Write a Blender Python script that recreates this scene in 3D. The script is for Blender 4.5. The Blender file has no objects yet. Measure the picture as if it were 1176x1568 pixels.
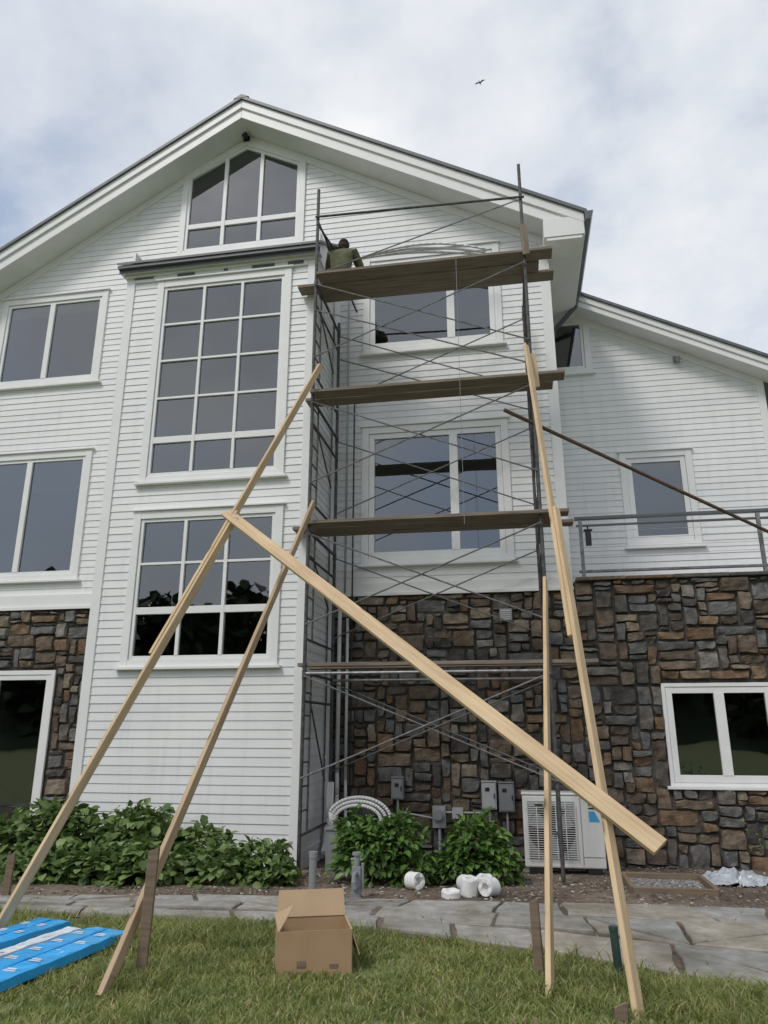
import bpy, bmesh, math, random
import numpy as np
from mathutils import Vector, Matrix, noise
random.seed(7); rng=np.random.default_rng(7)
S=bpy.context.scene
C=bpy.context.collection

# ------------------------------------------------------------------ materials
def newmat(name):
    m=bpy.data.materials.new(name); m.use_nodes=True
    nt=m.node_tree; b=nt.nodes["Principled BSDF"]
    return m,nt,b
def N(nt,t,**kw):
    n=nt.nodes.new(t)
    for k,v in kw.items(): setattr(n,k,v)
    return n
def ramp(nt,stops,interp='LINEAR'):
    r=N(nt,"ShaderNodeValToRGB"); r.color_ramp.interpolation=interp
    e=r.color_ramp.elements
    while len(e)<len(stops): e.new(0.5)
    for i,(p,c) in enumerate(stops):
        e[i].position=p; e[i].color=(c[0],c[1],c[2],1)
    return r
def noise_tex(nt,scale,detail=4,rough=.55,mapscale=None,coord="Object"):
    tc=N(nt,"ShaderNodeTexCoord"); n=N(nt,"ShaderNodeTexNoise")
    n.inputs["Scale"].default_value=scale; n.inputs["Detail"].default_value=detail; n.inputs["Roughness"].default_value=rough
    src=tc.outputs[coord]
    if mapscale:
        mp=N(nt,"ShaderNodeMapping"); mp.inputs["Scale"].default_value=mapscale
        nt.links.new(src,mp.inputs[0]); src=mp.outputs[0]
    nt.links.new(src,n.inputs["Vector"]); return n
def mult(nt,a,b,f=1):
    mx=N(nt,"ShaderNodeMixRGB",blend_type='MULTIPLY'); mx.inputs[0].default_value=f
    nt.links.new(a,mx.inputs[1]); nt.links.new(b,mx.inputs[2]); return mx.outputs[0]
def bump(nt,b,src,strength,dist=.01):
    bp=N(nt,"ShaderNodeBump"); bp.inputs["Strength"].default_value=strength; bp.inputs["Distance"].default_value=dist
    nt.links.new(src,bp.inputs["Height"]); nt.links.new(bp.outputs[0],b.inputs["Normal"]); return bp
def simple(name,col,rough=.6,var=.12,scale=6,metal=0,bumps=0,mapscale=None,detail=4):
    m,nt,b=newmat(name)
    n=noise_tex(nt,scale,detail,mapscale=mapscale)
    lo=[c*(1-var) for c in col]; hi=[min(1,c*(1+var)) for c in col]
    r=ramp(nt,[(.3,lo),(.7,hi)]); nt.links.new(n.outputs[0],r.inputs[0]); nt.links.new(r.outputs[0],b.inputs["Base Color"])
    b.inputs["Roughness"].default_value=rough; b.inputs["Metallic"].default_value=metal
    if bumps: bump(nt,b,n.outputs[0],bumps)
    return m
M={}
def mk_siding():
    m,nt,b=newmat("white_siding_paint")
    n=noise_tex(nt,1.0,6,.65,mapscale=(.6,.6,5)); n2=noise_tex(nt,3.0,5,.6,mapscale=(3,3,.25)); n3=noise_tex(nt,.45,4,.6)
    r=ramp(nt,[(.25,(.75,.755,.76)),(.6,(.83,.83,.825))]); r2=ramp(nt,[(.22,(.90,.90,.89)),(.5,(1,1,1))]); r3=ramp(nt,[(.3,(.95,.955,.96)),(.6,(1,1,1))])
    for a,c in ((n,r),(n2,r2),(n3,r3)): nt.links.new(a.outputs[0],c.inputs[0])
    nt.links.new(mult(nt,mult(nt,r.outputs[0],r2.outputs[0]),r3.outputs[0]),b.inputs["Base Color"]); b.inputs["Roughness"].default_value=.5
    g=noise_tex(nt,40,3,.5,mapscale=(.3,.3,3)); bump(nt,b,g.outputs[0],.12,.003)
    return m
M['siding']=mk_siding()
M['trim']=simple("white_trim_paint",(.81,.81,.80),.42,.04,2.5,bumps=.05)
M['soffit']=simple("soffit_paint",(.76,.76,.75),.6,.05,2)
M['roof']=simple("grey_roof_metal",(.13,.135,.145),.45,.15,5)
M['gutter']=simple("dark_gutter",(.11,.12,.13),.4,.15,4)
M['dark']=simple("dark_interior",(.02,.02,.02),.9,.4,2)
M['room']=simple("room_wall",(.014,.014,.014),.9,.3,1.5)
M['shade']=simple("window_shade",(.22,.23,.235),.8,.05,8,mapscale=(.2,.2,8))
M['shadelight']=simple("window_blind",(.55,.53,.5),.8,.05,8)
M['steel']=simple("scaffold_steel",(.085,.080,.082),.6,.5,14,metal=.2)
M['galv']=simple("galvanised_brace",(.22,.22,.225),.45,.35,14,metal=.5)
M['rust']=simple("rusty_pole",(.12,.072,.045),.7,.35,12)
M['greybox']=simple("grey_enamel",(.27,.28,.29),.45,.08,5)
M['ltbox']=simple("light_grey_enamel",(.52,.53,.53),.4,.06,5)
M['acwhite']=simple("ac_casing_paint",(.70,.70,.68),.4,.04,5)
M['black']=simple("black_plastic",(.02,.02,.022),.45,.2,5)
M['conduit']=simple("grey_conduit",(.38,.39,.40),.5,.1,5)
M['hose']=simple("white_flex_hose",(.72,.72,.71),.5,.08,6)
M['concrete']=simple("concrete",(.34,.33,.31),.9,.2,9,bumps=.3)
M['foam']=simple("white_foam",(.80,.80,.78),.7,.06,20,bumps=.2)
M['olive']=simple("olive_jacket",(.125,.125,.068),.9,.3,14,bumps=.5)
M['jeans']=simple("dark_trousers",(.035,.04,.055),.9,.25,14)
M['skin']=simple("skin",(.50,.31,.22),.55,.08,20)
M['cap']=simple("black_cap",(.02,.02,.025),.85,.2,20)
M['hair']=simple("dark_hair",(.03,.02,.015),.8,.2,40)
M['bluelab']=simple("blue_label",(.06,.33,.60),.5,.05,20)
M['greenpost']=simple("green_post_paint",(.035,.065,.055),.5,.2,8)

def mk_glass():
    m=bpy.data.materials.new("window_glass"); m.use_nodes=True; nt=m.node_tree; nt.nodes.clear()
    out=N(nt,"ShaderNodeOutputMaterial"); mx=N(nt,"ShaderNodeMixShader")
    tr=N(nt,"ShaderNodeBsdfTransparent"); tr.inputs[0].default_value=(.60,.64,.64,1)
    gl=N(nt,"ShaderNodeBsdfGlossy"); gl.inputs["Color"].default_value=(.93,.97,1,1); gl.inputs["Roughness"].default_value=.012
    fr=N(nt,"ShaderNodeFresnel"); fr.inputs[0].default_value=2.45
    n=noise_tex(nt,.9,2,.5); bp=N(nt,"ShaderNodeBump"); bp.inputs["Strength"].default_value=.16; bp.inputs["Distance"].default_value=.02
    nt.links.new(n.outputs[0],bp.inputs["Height"]); nt.links.new(bp.outputs[0],gl.inputs["Normal"])
    nt.links.new(fr.outputs[0],mx.inputs[0]); nt.links.new(tr.outputs[0],mx.inputs[1]); nt.links.new(gl.outputs[0],mx.inputs[2])
    nt.links.new(mx.outputs[0],out.inputs[0]); return m
M['glass']=mk_glass()

def mk_wood(name,c0,c1,knot=.5,rough=.7,gscale=14):
    m,nt,b=newmat(name)
    n=noise_tex(nt,gscale,6,.6,mapscale=(.12,3,3))
    r=ramp(nt,[(.3,c0),(.7,c1)]); nt.links.new(n.outputs[0],r.inputs[0])
    tc=N(nt,"ShaderNodeTexCoord"); mp=N(nt,"ShaderNodeMapping"); mp.inputs["Scale"].default_value=(2.2,9,9)
    v=N(nt,"ShaderNodeTexVoronoi"); v.inputs["Scale"].default_value=1.0
    nt.links.new(tc.outputs["Object"],mp.inputs[0]); nt.links.new(mp.outputs[0],v.inputs["Vector"])
    rk=ramp(nt,[(.06,(.35,.22,.12)),(.16,(1,1,1))]); nt.links.new(v.outputs["Distance"],rk.inputs[0])
    big=noise_tex(nt,1.2,3,.5); rb=ramp(nt,[(.3,(.76,.74,.72)),(.7,(1.0,1.0,1.0))]); nt.links.new(big.outputs[0],rb.inputs[0])
    nt.links.new(mult(nt,mult(nt,r.outputs[0],rk.outputs[0],knot),rb.outputs[0]),b.inputs["Base Color"]); b.inputs["Roughness"].default_value=rough
    bump(nt,b,n.outputs[0],.25,.004); return m
M['lumber']=mk_wood("fresh_lumber",(.55,.39,.22),(.74,.57,.36),.8)
M['lumber2']=mk_wood("weathered_lumber",(.42,.30,.18),(.56,.42,.27),.8)
M['plank']=mk_wood("scaffold_plank_wood",(.15,.12,.095),(.34,.28,.22),.5,.85)
M['stake']=mk_wood("stake_wood",(.17,.125,.09),(.30,.23,.16),.6,.85)

def mk_island(name,stops,rough=.85,nscale=18,mul=(.6,1.25),bumps=.6,dist=.012,big=None,interp='CONSTANT'):
    m,nt,b=newmat(name)
    g=N(nt,"ShaderNodeNewGeometry"); r=ramp(nt,stops,interp); nt.links.new(g.outputs["Random Per Island"],r.inputs[0])
    n=noise_tex(nt,nscale,6,.65); r2=ramp(nt,[(.25,(mul[0],)*3),(.75,(mul[1],)*3)]); nt.links.new(n.outputs[0],r2.inputs[0])
    last=mult(nt,r.outputs[0],r2.outputs[0])
    if big:
        n3=noise_tex(nt,big[0],4,.6); r3=ramp(nt,[(.35,big[1]),(.65,(1,1,1))]); nt.links.new(n3.outputs[0],r3.inputs[0])
        last=mult(nt,last,r3.outputs[0])
    nt.links.new(last,b.inputs["Base Color"]); b.inputs["Roughness"].default_value=rough
    if bumps: bump(nt,b,n.outputs[0],bumps,dist)
    return m
M['stone']=mk_island("field_stone",[(0,(.175,.135,.10)),(.12,(.155,.155,.152)),(.24,(.215,.17,.125)),(.34,(.105,.096,.086)),(.43,(.165,.17,.17)),(.53,(.13,.10,.076)),(.62,(.25,.21,.16)),(.69,(.20,.13,.082)),(.76,(.15,.136,.12)),(.84,(.26,.245,.22)),(.90,(.085,.08,.076)),(.95,(.23,.16,.10))],.85,9,(.5,1.45),1.0,.025,big=(6,(.70,.65,.60)))
M['mortar']=simple("mortar",(.075,.068,.06),.95,.4,14,bumps=.5)
M['flag']=mk_island("flagstone",[(0,(.36,.35,.33)),(.25,(.42,.40,.38)),(.5,(.33,.325,.32)),(.72,(.42,.38,.33)),(.9,(.38,.375,.37))],.85,9,(.65,1.2),.5,.01,big=(1.6,(.62,.61,.53)))
def leafmat(name,stops,rough=.45,trans=.25,patch=None):
    m,nt,b=newmat(name)
    g=N(nt,"ShaderNodeNewGeometry"); r=ramp(nt,stops); nt.links.new(g.outputs["Random Per Island"],r.inputs[0]); last=r.outputs[0]
    if patch:
        n=noise_tex(nt,patch[0],4,.6); rp=ramp(nt,[(.3,patch[1]),(.68,patch[2])]); nt.links.new(n.outputs[0],rp.inputs[0]); last=mult(nt,last,rp.outputs[0])
    nt.links.new(last,b.inputs["Base Color"]); b.inputs["Roughness"].default_value=rough
    out=nt.nodes["Material Output"]; t=N(nt,"ShaderNodeBsdfTranslucent"); nt.links.new(last,t.inputs[0])
    mx=N(nt,"ShaderNodeMixShader"); mx.inputs[0].default_value=trans
    nt.links.new(b.outputs[0],mx.inputs[1]); nt.links.new(t.outputs[0],mx.inputs[2]); nt.links.new(mx.outputs[0],out.inputs[0])
    return m
M['grass']=leafmat("grass_blades",[(0,(.20,.26,.075)),(.45,(.29,.36,.115)),(.78,(.37,.43,.16)),(.91,(.50,.48,.26)),(1,(.56,.51,.33))],.55,.42,patch=(2.2,(.72,.74,.66),(1.15,1.05,1.0)))
M['leafA']=leafmat("hydrangea_leaves",[(0,(.075,.13,.035)),(.5,(.14,.22,.06)),(1,(.24,.33,.11))],.45,.28)
M['leafB']=leafmat("peony_leaves",[(0,(.055,.12,.025)),(.5,(.11,.21,.05)),(1,(.21,.34,.085))],.38,.28)
M['tree']=leafmat("tree_foliage",[(0,(.02,.035,.012)),(1,(.05,.075,.025))],.7,.1)
M['hill']=simple("hill_scrub",(.03,.045,.018),.9,.4,.3)
M['bark']=simple("bark",(.07,.05,.035),.9,.4,8)
def mk_ground():
    m,nt,b=newmat("lawn_soil")
    n=noise_tex(nt,3.0,8,.7); r=ramp(nt,[(.3,(.10,.12,.045)),(.55,(.15,.18,.065)),(.75,(.20,.18,.10))])
    nt.links.new(n.outputs[0],r.inputs[0]); nt.links.new(r.outputs[0],b.inputs["Base Color"]); b.inputs["Roughness"].default_value=.95
    bump(nt,b,n.outputs[0],.6,.03); return m
M['lawn']=mk_ground()
def mk_soil():
    m,nt,b=newmat("bed_soil")
    n=noise_tex(nt,9,10,.75); r=ramp(nt,[(.3,(.085,.064,.048)),(.5,(.16,.128,.10)),(.7,(.25,.215,.175))])
    nt.links.new(n.outputs[0],r.inputs[0])
    n2=noise_tex(nt,.7,4,.6); r2=ramp(nt,[(.4,(.75,.72,.68)),(.65,(1.35,1.32,1.28))]); nt.links.new(n2.outputs[0],r2.inputs[0])
    nt.links.new(mult(nt,r.outputs[0],r2.outputs[0]),b.inputs["Base Color"]); b.inputs["Roughness"].default_value=.95
    bump(nt,b,n.outputs[0],.9,.03); return m
M['soil']=mk_soil()
M['chips']=mk_island("mulch_chips",[(0,(.08,.056,.04)),(.3,(.15,.11,.08)),(.55,(.22,.18,.14)),(.8,(.31,.28,.24)),(.93,(.42,.40,.37))],.9,30,(.8,1.2),0)
M['card']=simple("cardboard",(.42,.28,.16),.85,.08,5,bumps=.08)
M['cardin']=simple("cardboard_inner",(.52,.37,.23),.85,.08,5)
M['bluewrap']=simple("blue_plastic_wrap",(.03,.38,.80),.3,.15,4,bumps=.35)
M['whitewrap']=simple("white_wrap",(.66,.72,.78),.4,.12,4,bumps=.2)
M['bag']=simple("plastic_sheet",(.42,.45,.48),.25,.3,12,bumps=.5)
M['gravel']=mk_island("gravel",[(0,(.16,.155,.145)),(.4,(.25,.24,.225)),(.7,(.36,.35,.33)),(.9,(.11,.105,.10))],.9,30,(.8,1.2),0)

# ------------------------------------------------------------------ mesh helpers
def empty(name,loc=(0,0,0)):
    e=bpy.data.objects.new(name,None); e.location=loc; C.objects.link(e); e.empty_display_size=.2; return e
def attach(o,e):
    o.parent=e; o.matrix_parent_inverse=Matrix.Translation(-Vector(e.location)); return o
class MB:
    def __init__(s): s.v=[];s.f=[]
    def add(s,vs,fs):
        o=len(s.v); s.v.extend([tuple(p) for p in vs]); s.f.extend([tuple(i+o for i in f) for f in fs])
    def box(s,x0,x1,y0,y1,z0,z1):
        s.add([(x0,y0,z0),(x1,y0,z0),(x1,y1,z0),(x0,y1,z0),(x0,y0,z1),(x1,y0,z1),(x1,y1,z1),(x0,y1,z1)],
              [(0,3,2,1),(4,5,6,7),(0,1,5,4),(1,2,6,5),(2,3,7,6),(3,0,4,7)])
    def quad(s,a,b,c,d): s.add([a,b,c,d],[(0,1,2,3)])
    def prism(s,poly,y0,y1):
        n=len(poly); vs=[(x,y0,z) for x,z in poly]+[(x,y1,z) for x,z in poly]
        fs=[tuple(range(n)),tuple(range(2*n-1,n-1,-1))]+[(i,i+n,(i+1)%n+n,(i+1)%n) for i in range(n)]
        s.add(vs,fs)
    def ring(s,outer,inner,y0,y1):
        n=len(outer)
        for i in range(n):
            j=(i+1)%n; s.prism([outer[i],outer[j],inner[j],inner[i]],y0,y1)
    def tube(s,p,q,r,n=8,r2=None,cap=True):
        p=Vector(p);q=Vector(q);d=(q-p)
        if d.length<1e-6:return
        d.normalize(); a=d.orthogonal().normalized(); b=d.cross(a); r2=r if r2 is None else r2
        vs=[]
        for i in range(n):
            t=2*math.pi*i/n; vs.append(p+(a*math.cos(t)+b*math.sin(t))*r)
        for i in range(n):
            t=2*math.pi*i/n; vs.append(q+(a*math.cos(t)+b*math.sin(t))*r2)
        fs=[(i,(i+1)%n,(i+1)%n+n,i+n) for i in range(n)]
        if cap: fs+= [tuple(range(n-1,-1,-1)),tuple(range(n,2*n))]
        s.add(vs,fs)
    def path(s,pts,r,n=8):
        for a,b in zip(pts[:-1],pts[1:]): s.tube(a,b,r,n)
    def build(s,name,mat,parent=None,bevel=0,smooth=False):
        me=bpy.data.meshes.new(name); me.from_pydata(s.v,[],s.f); me.materials.append(mat); me.update()
        ob=bpy.data.objects.new(name,me); C.objects.link(ob)
        if parent: ob.parent=parent
        if smooth: me.polygons.foreach_set("use_smooth",[True]*len(me.polygons))
        if bevel:
            md=ob.modifiers.new("bevel","BEVEL"); md.width=bevel; md.segments=2; md.limit_method='ANGLE'
        return ob
def beam(name,p,q,w,t,mat,parent=None,face=None,bevel=.004):
    p=Vector(p);q=Vector(q);d=q-p;L=d.length;x=d.normalized()
    f=Vector(face if face else (0,-1,0)); z=(f-x*f.dot(x)).normalized(); y=z.cross(x)
    b=MB(); b.box(-L/2,L/2,-w/2,w/2,-t/2,t/2)
    ob=b.build(name,mat,None,bevel); R=Matrix((x,y,z)).transposed().to_4x4()
    ob.matrix_world=Matrix.Translation((p+q)/2)@R
    if parent: ob.parent=parent
    return ob
def npmesh(name,V,F,mat,parent=None):
    me=bpy.data.meshes.new(name); k=F.shape[1]
    me.vertices.add(len(V)); me.vertices.foreach_set("co",V.astype(np.float32).ravel())
    me.loops.add(F.size); me.loops.foreach_set("vertex_index",F.astype(np.int32).ravel())
    me.polygons.add(len(F)); me.polygons.foreach_set("loop_start",np.arange(0,F.size,k,dtype=np.int32)); me.polygons.foreach_set("loop_total",np.full(len(F),k,np.int32))
    me.update(calc_edges=True); me.materials.append(mat)
    ob=bpy.data.objects.new(name,me); C.objects.link(ob)
    if parent: ob.parent=parent
    return ob
def zg(y): return -0.05*min(max(y-7.5,0),3.0)

# ------------------------------------------------------------------ HOUSE
house=empty("clapboard_house")
YB,YM,YW=9.6,10.9,13.1
BX0,BX1=-5.95,-2.78
MX0,MX1=-9.93,0.86
PX,PZ=-4.55,13.03
def rooftop(x): return PZ-(.56*(x-PX) if x>PX else .60*(PX-x))
def wingtop(x): return 9.67-.52*(x-1.42)
EXP=.115
def clap(mb,mapf,z0,z1,ext,openings):
    z=z0
    while z<z1-1e-4:
        zt=min(z+EXP,z1); zm=(z+zt)/2
        a,b=ext(zt)
        if b-a>.02:
            segs=[(a,b)]
            for o in openings:
                r=o(zm)
                if r is None: continue
                ns=[]
                for s0,s1 in segs:
                    if r[1]<=s0 or r[0]>=s1: ns.append((s0,s1)); continue
                    if r[0]>s0: ns.append((s0,r[0]))
                    if r[1]<s1: ns.append((r[1],s1))
                segs=ns
            for s0,s1 in segs:
                cur=s0
                while cur<s1-1e-4:      # individual boards with butt joints
                    nx_=min(s1,cur+random.uniform(2.2,4.6))
                    if s1-nx_<.5: nx_=s1
                    j=.0115+.0022*random.random(); e=.0008 if nx_<s1 else 0
                    mb.quad(mapf(cur,j,z),mapf(nx_-e,j,z),mapf(nx_-e,.002,zt),mapf(cur,.002,zt))
                    mb.quad(mapf(cur,.0,z),mapf(nx_-e,.0,z),mapf(nx_-e,j,z),mapf(cur,j,z))
                    cur=nx_
        z=zt
def rect(x0,x1,z0,z1,m=.04): return lambda z:(x0+m,x1-m) if z0+m<z<z1-m else None
W_left=[(-9.32,-7.14,7.60,9.47),(-9.32,-7.08,3.98,6.28)]
W_bay=[(-5.42,-3.16,5.12,8.58),(-5.43,-3.14,2.42,4.67)]
W_main=[(-2.28,.07,7.66,9.58),(-2.28,.07,4.03,6.32)]
GW=[(-5.84,10.02),(-5.84,11.86),(-4.60,12.50),(-3.40,11.88),(-3.40,10.02)]
def gw_open(z):
    if z<10.06 or z>12.46: return None
    if z<11.86: return (-5.80,-3.44)
    return (-5.84+(z-11.86)/.64*1.24+.05, -3.40-(z-11.88)/.62*1.20-.05)
cl=MB()
fy=lambda y:(lambda u,o,z:(u,y-o,z))
def ext_main(z):
    zz=z+.42
    if zz<=rooftop(MX1-.1): r=MX1-.06
    else: r=PX+(PZ-zz)/.56
    l=MX0+.06 if zz<=rooftop(MX0+.1) else PX-(PZ-zz)/.60
    return l,r
bayopen=lambda z:(BX0+.02,BX1-.02) if z<9.3 else None
clap(cl,fy(YM),3.72,12.62,ext_main,[rect(*w) for w in W_left+W_main]+[gw_open,bayopen])
clap(cl,fy(YB),-.02,8.80,lambda z:(BX0+.07,BX1-.07),[rect(*w) for w in W_bay])
clap(cl,lambda u,o,z:(BX1+o,u,z),-.02,8.80,lambda z:(YB+.07,YM-.02),[])
clap(cl,lambda u,o,z:(BX0-o,YB+YM-u,z),-.02,8.80,lambda z:(YB+.02,YM-.07),[])
def ext_wing(z):
    zz=z+.28
    return .88,min(4.60,1.42+(9.67-zz)/.52)
W_wing=[(.72,1.72,8.10,9.32),(2.05,3.30,4.66,6.43)]
clap(cl,fy(YW),3.70,9.7,ext_wing,[rect(*w) for w in W_wing])
clap(cl,lambda u,o,z:(MX1+o,u,z),3.6,9.6,lambda z:(YM+.06,YW),[])
clap(cl,lambda u,o,z:(MX0-o,-u,z),3.6,9.5,lambda z:(-20,-YM-.06),[])
clap(cl,lambda u,o,z:(4.66+o,u,z),3.7,7.8,lambda z:(YW+.06,20),[])
cl.build("clapboard_siding",M['siding'],house)

tr=MB()
tr.box(BX0-.024,BX0+.12,YB-.03,YB+.08,-.05,8.72)
tr.box(BX1-.12,BX1+.026,YB-.03,YB+.10,-.05,8.72)
tr.box(MX1-.13,MX1+.026,YM-.03,YM+.10,3.56,9.45)
tr.box(MX0-.026,MX0+.13,YM-.03,YM+.10,3.56,9.4)
tr.box(4.56,4.686,YW-.03,YW+.1,3.70,7.75)
tr.box(BX0-.14,BX0-.028,YM-.028,YM-.001,3.52,9.0)
tr.box(BX1+.028,BX1+.10,YM-.028,YM-.001,3.58,8.9)
tr.box(MX0,BX0-.142,YM-.045,YM+.02,3.50,3.73); tr.box(MX0-.01,BX0-.142,YM-.075,YM-.047,3.475,3.53)
tr.box(BX1+.1,MX1-.132,YM-.045,YM+.02,3.56,3.74); tr.box(BX1+.03,MX1+.03,YM-.078,YM-.047,3.535,3.585)
tr.box(BX0+.122,BX1-.122,YB-.028,YB+.02,-.10,.12)
tr.box(BX1-.02,BX1+.022,YB+.102,YM-.01,-.12,.12)
tr.box(BX0+.122,BX1-.122,YB-.034,YB+.02,8.60,8.70)
tr.box(.88,4.555,YW-.04,YW+.02,3.66,3.80)
def slab(mb,x0,x1,topf,d0,d1,y0,y1):
    mb.prism([(x0,topf(x0)-d1),(x1,topf(x1)-d1),(x1,topf(x1)-d0),(x0,topf(x0)-d0)],y0,y1)
slab(tr,PX,MX1+.02,rooftop,.445,.60,YM-.036,YM+.01)
slab(tr,MX0,PX,rooftop,.445,.61,YM-.036,YM+.01)
slab(tr,.9,4.66,wingtop,.30,.44,YW-.036,YW+.01)
tr.build("corner_and_frieze_trim",M['trim'],house,bevel=.004)

rf=MB(); LX,RX=-10.55,1.45
slab(rf,PX,RX+.05,rooftop,0,.065,10.34,21); slab(rf,LX-.05,PX,rooftop,0,.065,10.34,21)
slab(rf,.95,5.25,wingtop,0,.055,12.64,20)
for y in np.arange(10.6,21,.5):
    for (a,b) in ((PX,RX+.05),(LX-.05,PX)): slab(rf,a,b,rooftop,-.03,0.001,y,y+.02)
rf.prism([(PX-.15,PZ-.06),(PX+.15,PZ-.05),(PX,PZ+.03)],10.335,21)
rf.build("metal_roof",M['roof'],house)
fa=MB()
slab(fa,PX,RX,rooftop,.067,.24,10.38,10.43); slab(fa,LX,PX,rooftop,.067,.24,10.38,10.43)
slab(fa,PX,RX,rooftop,.20,.445,10.415,10.46); slab(fa,LX,PX,rooftop,.20,.445,10.415,10.46)
slab(fa,.98,5.2,wingtop,.057,.18,12.68,12.73); slab(fa,.98,5.2,wingtop,.15,.30,12.71,12.76)
fa.box(.80,1.44,10.385,10.90,9.22,9.56)
fa.box(.84,1.40,10.40,10.88,9.16,9.222)
fa.box(LX+.01,MX0-.02,10.385,10.9,9.02,9.4)
fa.box(RX-.03,RX,10.9,21,9.25,9.60)
fa.build("rake_fascia",M['trim'],house,bevel=.005)
so=MB()
slab(so,PX,RX-.002,rooftop,.40,.442,10.462,YM+.02); slab(so,LX+.002,PX,rooftop,.40,.442,10.462,YM+.02)
slab(so,.99,5.19,wingtop,.26,.298,12.762,YW+.02)
so.box(MX1+.001,RX-.03,10.902,20.9,9.22,9.26); so.box(LX,MX0,10.902,20.9,9.0,9.04)
so.build("soffit",M['soffit'],house)
gt=MB()
gt.prism([(RX+.01,9.44),(RX+.10,9.46),(RX+.145,9.60),(RX+.01,9.60)],10.33,12.62)
gt.path([(1.50,12.55,9.46),(1.45,12.6,9.25),(1.05,12.9,8.95),(.98,13.0,8.7)],.045,10)
gt.path([(.98,13.0,8.7),(.98,13.02,3.9)],.042,10)
gt.build("gutter",M['gutter'],house)
bs=MB()
bs.prism([(BX0-.12,8.79),(BX1+.10,8.79),(BX1+.10,8.84),(BX0-.12,8.84)],9.40,9.46)
bs.add([(BX0-.13,9.38,8.845),(BX1+.11,9.38,8.845),(BX1+.11,10.95,9.88),(BX0-.13,10.95,9.88),(BX0-.13,9.38,8.885),(BX1+.11,9.38,8.885),(BX1+.11,10.95,9.92),(BX0-.13,10.95,9.92)],
       [(0,3,2,1),(4,5,6,7),(0,1,5,4),(1,2,6,5),(2,3,7,6),(3,0,4,7)])
bs.build("bay_shed_roof",M['roof'],house)
b2=MB(); b2.box(BX0-.11,BX1+.09,9.462,9.64,8.74,8.80); b2.box(BX0-.06,BX1+.05,9.52,9.64,8.69,8.74)
b2.prism([(BX0-.05,8.8),(BX0+.0,8.8),(BX0,9.3),(BX0-.05,9.3)],9.7,10.88)
b2.prism([(BX1,8.8),(BX1+.03,8.8),(BX1+.03,9.3),(BX1,9.3)],9.7,10.88)
b2.build("bay_cornice",M['trim'],house,bevel=.006)
dr=MB(); dr.box(BX0-.115,BX1+.095,9.455,9.461,8.72,8.79)
x=BX0+.1                                   # peeled / rotted paint along the bay frieze
while x<BX1-.2:
    w_=random.uniform(.05,.4); dr.box(x,x+w_,YB-.0375,YB-.035,8.655-random.uniform(0,.035),8.689); x+=w_+random.uniform(.1,.5)
dr.build("drip_edge",M['gutter'],house)
bk=MB()
bk.quad((MX0+.01,20.8,-.3),(MX1-.01,20.8,-.3),(MX1-.01,20.8,9.5),(MX0+.01,20.8,9.5))
bk.prism([(MX0,9.5),(MX1,9.5),(PX,12.6)],20.75,20.8)
bk.quad((MX1-.01,YM+.1,-.3),(MX1-.01,20.8,-.3),(MX1-.01,20.8,9.5),(MX1-.01,YM+.1,9.5))
bk.quad((MX0+.01,YM+.1,-.3),(MX0+.01,20.8,-.3),(MX0+.01,20.8,9.5),(MX0+.01,YM+.1,9.5))
bk.quad((4.65,YW,-.3),(4.65,20,-.3),(4.65,20,7.8),(4.65,YW,7.8))
bk.quad((.9,19.9,-.3),(4.65,19.9,-.3),(4.65,19.9,7.8),(.9,19.9,9.4))
bk.build("rear_walls",M['siding'],house)

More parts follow.
